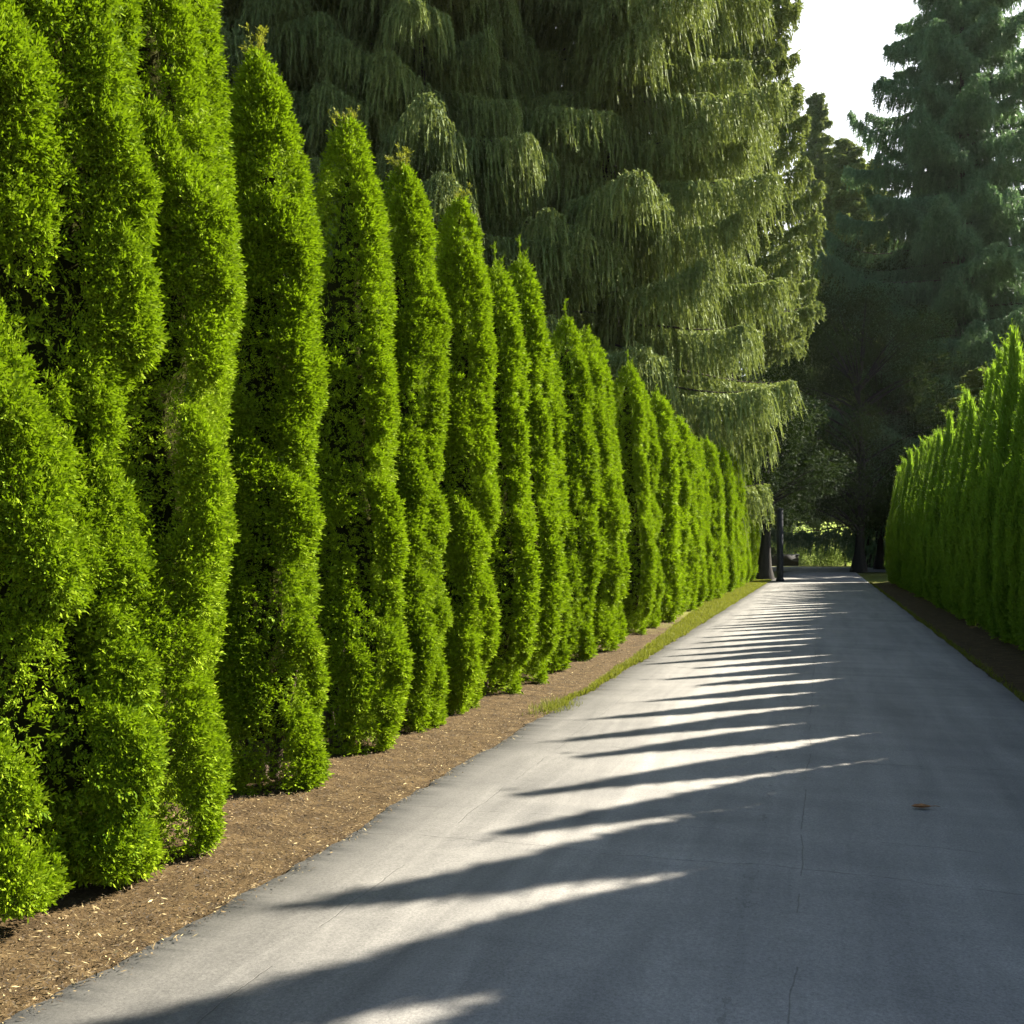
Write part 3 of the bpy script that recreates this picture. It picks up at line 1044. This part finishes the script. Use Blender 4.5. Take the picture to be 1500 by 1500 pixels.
# low slate wall
g = N('slate_wall')
tc = g.n('ShaderNodeTexCoord')
br = g.n('ShaderNodeTexBrick')
g.l(g.mapping(tc.outputs['Generated'], (5, 5, 5)), br.inputs['Vector'])
br.inputs['Color1'].default_value = (0.045, 0.052, 0.068, 1)
br.inputs['Color2'].default_value = (0.075, 0.082, 0.098, 1)
br.inputs['Mortar'].default_value = (0.03, 0.03, 0.034, 1)
pb = g.n('ShaderNodeBsdfPrincipled')
g.l(br.outputs[0], pb.inputs['Base Color'])
pb.inputs['Roughness'].default_value = 0.8
g.l(pb.outputs[0], g.out.inputs['Surface'])
x, y = spot(1148, 80)
wr = empty('stone_wall', (x, y, 0), YAW)
tag(wr, 'low dark slate wall seen behind the post at the end of the road', 'wall')


def slab(name, sx, sy, z0, z1, b=0.02):
    sec = [(0, z0), (1, z0), (1, z1 - b), (1 - b, z1), (0, z1)]
    rings = []
    for f, z in sec:
        rings.append([[-sx * f, -sy * f, z], [sx * f, -sy * f, z], [sx * f, sy * f, z], [-sx * f, sy * f, z]])
    return grid_mesh(name, np.array(rings, float), wrap_u=True, smooth=False)


link('wall_body', slab('wall_body', 1.15, 0.2, -0.1, 0.86), g.m, wr)
link('coping', slab('coping', 1.2, 0.25, 0.862, 0.95), M_POST, wr)

# ------------------------------------------------------------------ thin haze
hb = slab('haze', 402.0, 402.0, -1.5, 62.0, 0.0001)
hz = bpy.data.materials.new('haze_air')
hz.use_nodes = True
ht = hz.node_tree
ht.nodes.clear()
ho = ht.nodes.new('ShaderNodeOutputMaterial')
pv = ht.nodes.new('ShaderNodeVolumePrincipled')
pv.inputs['Color'].default_value = (0.86, 0.95, 0.92, 1)
pv.inputs['Density'].default_value = 0.00006
pv.inputs['Anisotropy'].default_value = 0.3
ht.links.new(pv.outputs[0], ho.inputs['Volume'])
tag(link('haze', hb, hz), 'thin bright haze in the air over the whole avenue', 'haze', kind='stuff')

# ------------------------------------------------------------ light and sky
SUN_AZ = math.atan2(0.715, 0.70)      # from +Y towards +X
SUN_EL = math.radians(35.5)
W = bpy.data.worlds.new('World')
SC.world = W
W.use_nodes = True
nt = W.node_tree
bg = nt.nodes['Background']
sky = nt.nodes.new('ShaderNodeTexSky')
sky.sky_type = 'NISHITA'
sky.sun_disc = False
sky.sun_elevation = SUN_EL
sky.sun_rotation = SUN_AZ
sky.dust_density = 1.0
bg.inputs[1].default_value = 0.05
# bright thin cloud veil low in the sky on the sun's side
tc = nt.nodes.new('ShaderNodeTexCoord')
dp = nt.nodes.new('ShaderNodeVectorMath')
dp.operation = 'DOT_PRODUCT'
nt.links.new(tc.outputs['Generated'], dp.inputs[0])
vd = np.array([0.18, 0.86, 0.46])
dp.inputs[1].default_value = tuple(vd / np.linalg.norm(vd))
cn = nt.nodes.new('ShaderNodeTexNoise')
cn.inputs['Scale'].default_value = 2.2
cn.inputs['Detail'].default_value = 5
nt.links.new(tc.outputs['Generated'], cn.inputs['Vector'])
ad = nt.nodes.new('ShaderNodeMath')
ad.operation = 'MULTIPLY_ADD'
nt.links.new(cn.outputs[0], ad.inputs[0])
ad.inputs[1].default_value = 0.14
nt.links.new(dp.outputs['Value'], ad.inputs[2])
mr = nt.nodes.new('ShaderNodeMapRange')
mr.interpolation_type = 'SMOOTHSTEP'
mr.inputs['From Min'].default_value = 0.90
mr.inputs['From Max'].default_value = 1.00
nt.links.new(ad.outputs[0], mr.inputs['Value'])
mx = nt.nodes.new('ShaderNodeMix')
mx.data_type = 'RGBA'
nt.links.new(mr.outputs[0], mx.inputs[0])
nt.links.new(sky.outputs[0], mx.inputs[6])
mx.inputs[7].default_value = (5.6, 5.8, 6.2, 1)
nt.links.new(mx.outputs[2], bg.inputs[0])

sl = bpy.data.lights.new('sun', 'SUN')
sl.energy = 5.0
sl.angle = math.radians(0.5)
sl.color = (1.0, 0.92, 0.77)
so = bpy.data.objects.new('sun', sl)
COL.objects.link(so)
d = np.array([math.sin(SUN_AZ) * math.cos(SUN_EL), math.cos(SUN_AZ) * math.cos(SUN_EL), math.sin(SUN_EL)])
from mathutils import Vector
so.rotation_euler = Vector(d).to_track_quat('Z', 'Y').to_euler()
so.location = (30, 30, 40)

# ------------------------------------------------------------------- camera
cd = bpy.data.cameras.new('camera')
cd.sensor_width = 36
cd.lens = 36 * FPX / 1500
cd.shift_y = 50 / 1500
cd.clip_end = 2000
cam = bpy.data.objects.new('camera', cd)
COL.objects.link(cam)
cam.location = (0, 0, EYE)
cam.rotation_euler = (PI / 2, 0, YAW)
SC.camera = cam
vs = SC.view_settings
vs.view_transform = 'Standard'
vs.look = 'None'
vs.exposure = 2.45
vs.gamma = 1
SC.cycles.max_bounces = 8
SC.cycles.transmission_bounces = 4
SC.cycles.diffuse_bounces = 3
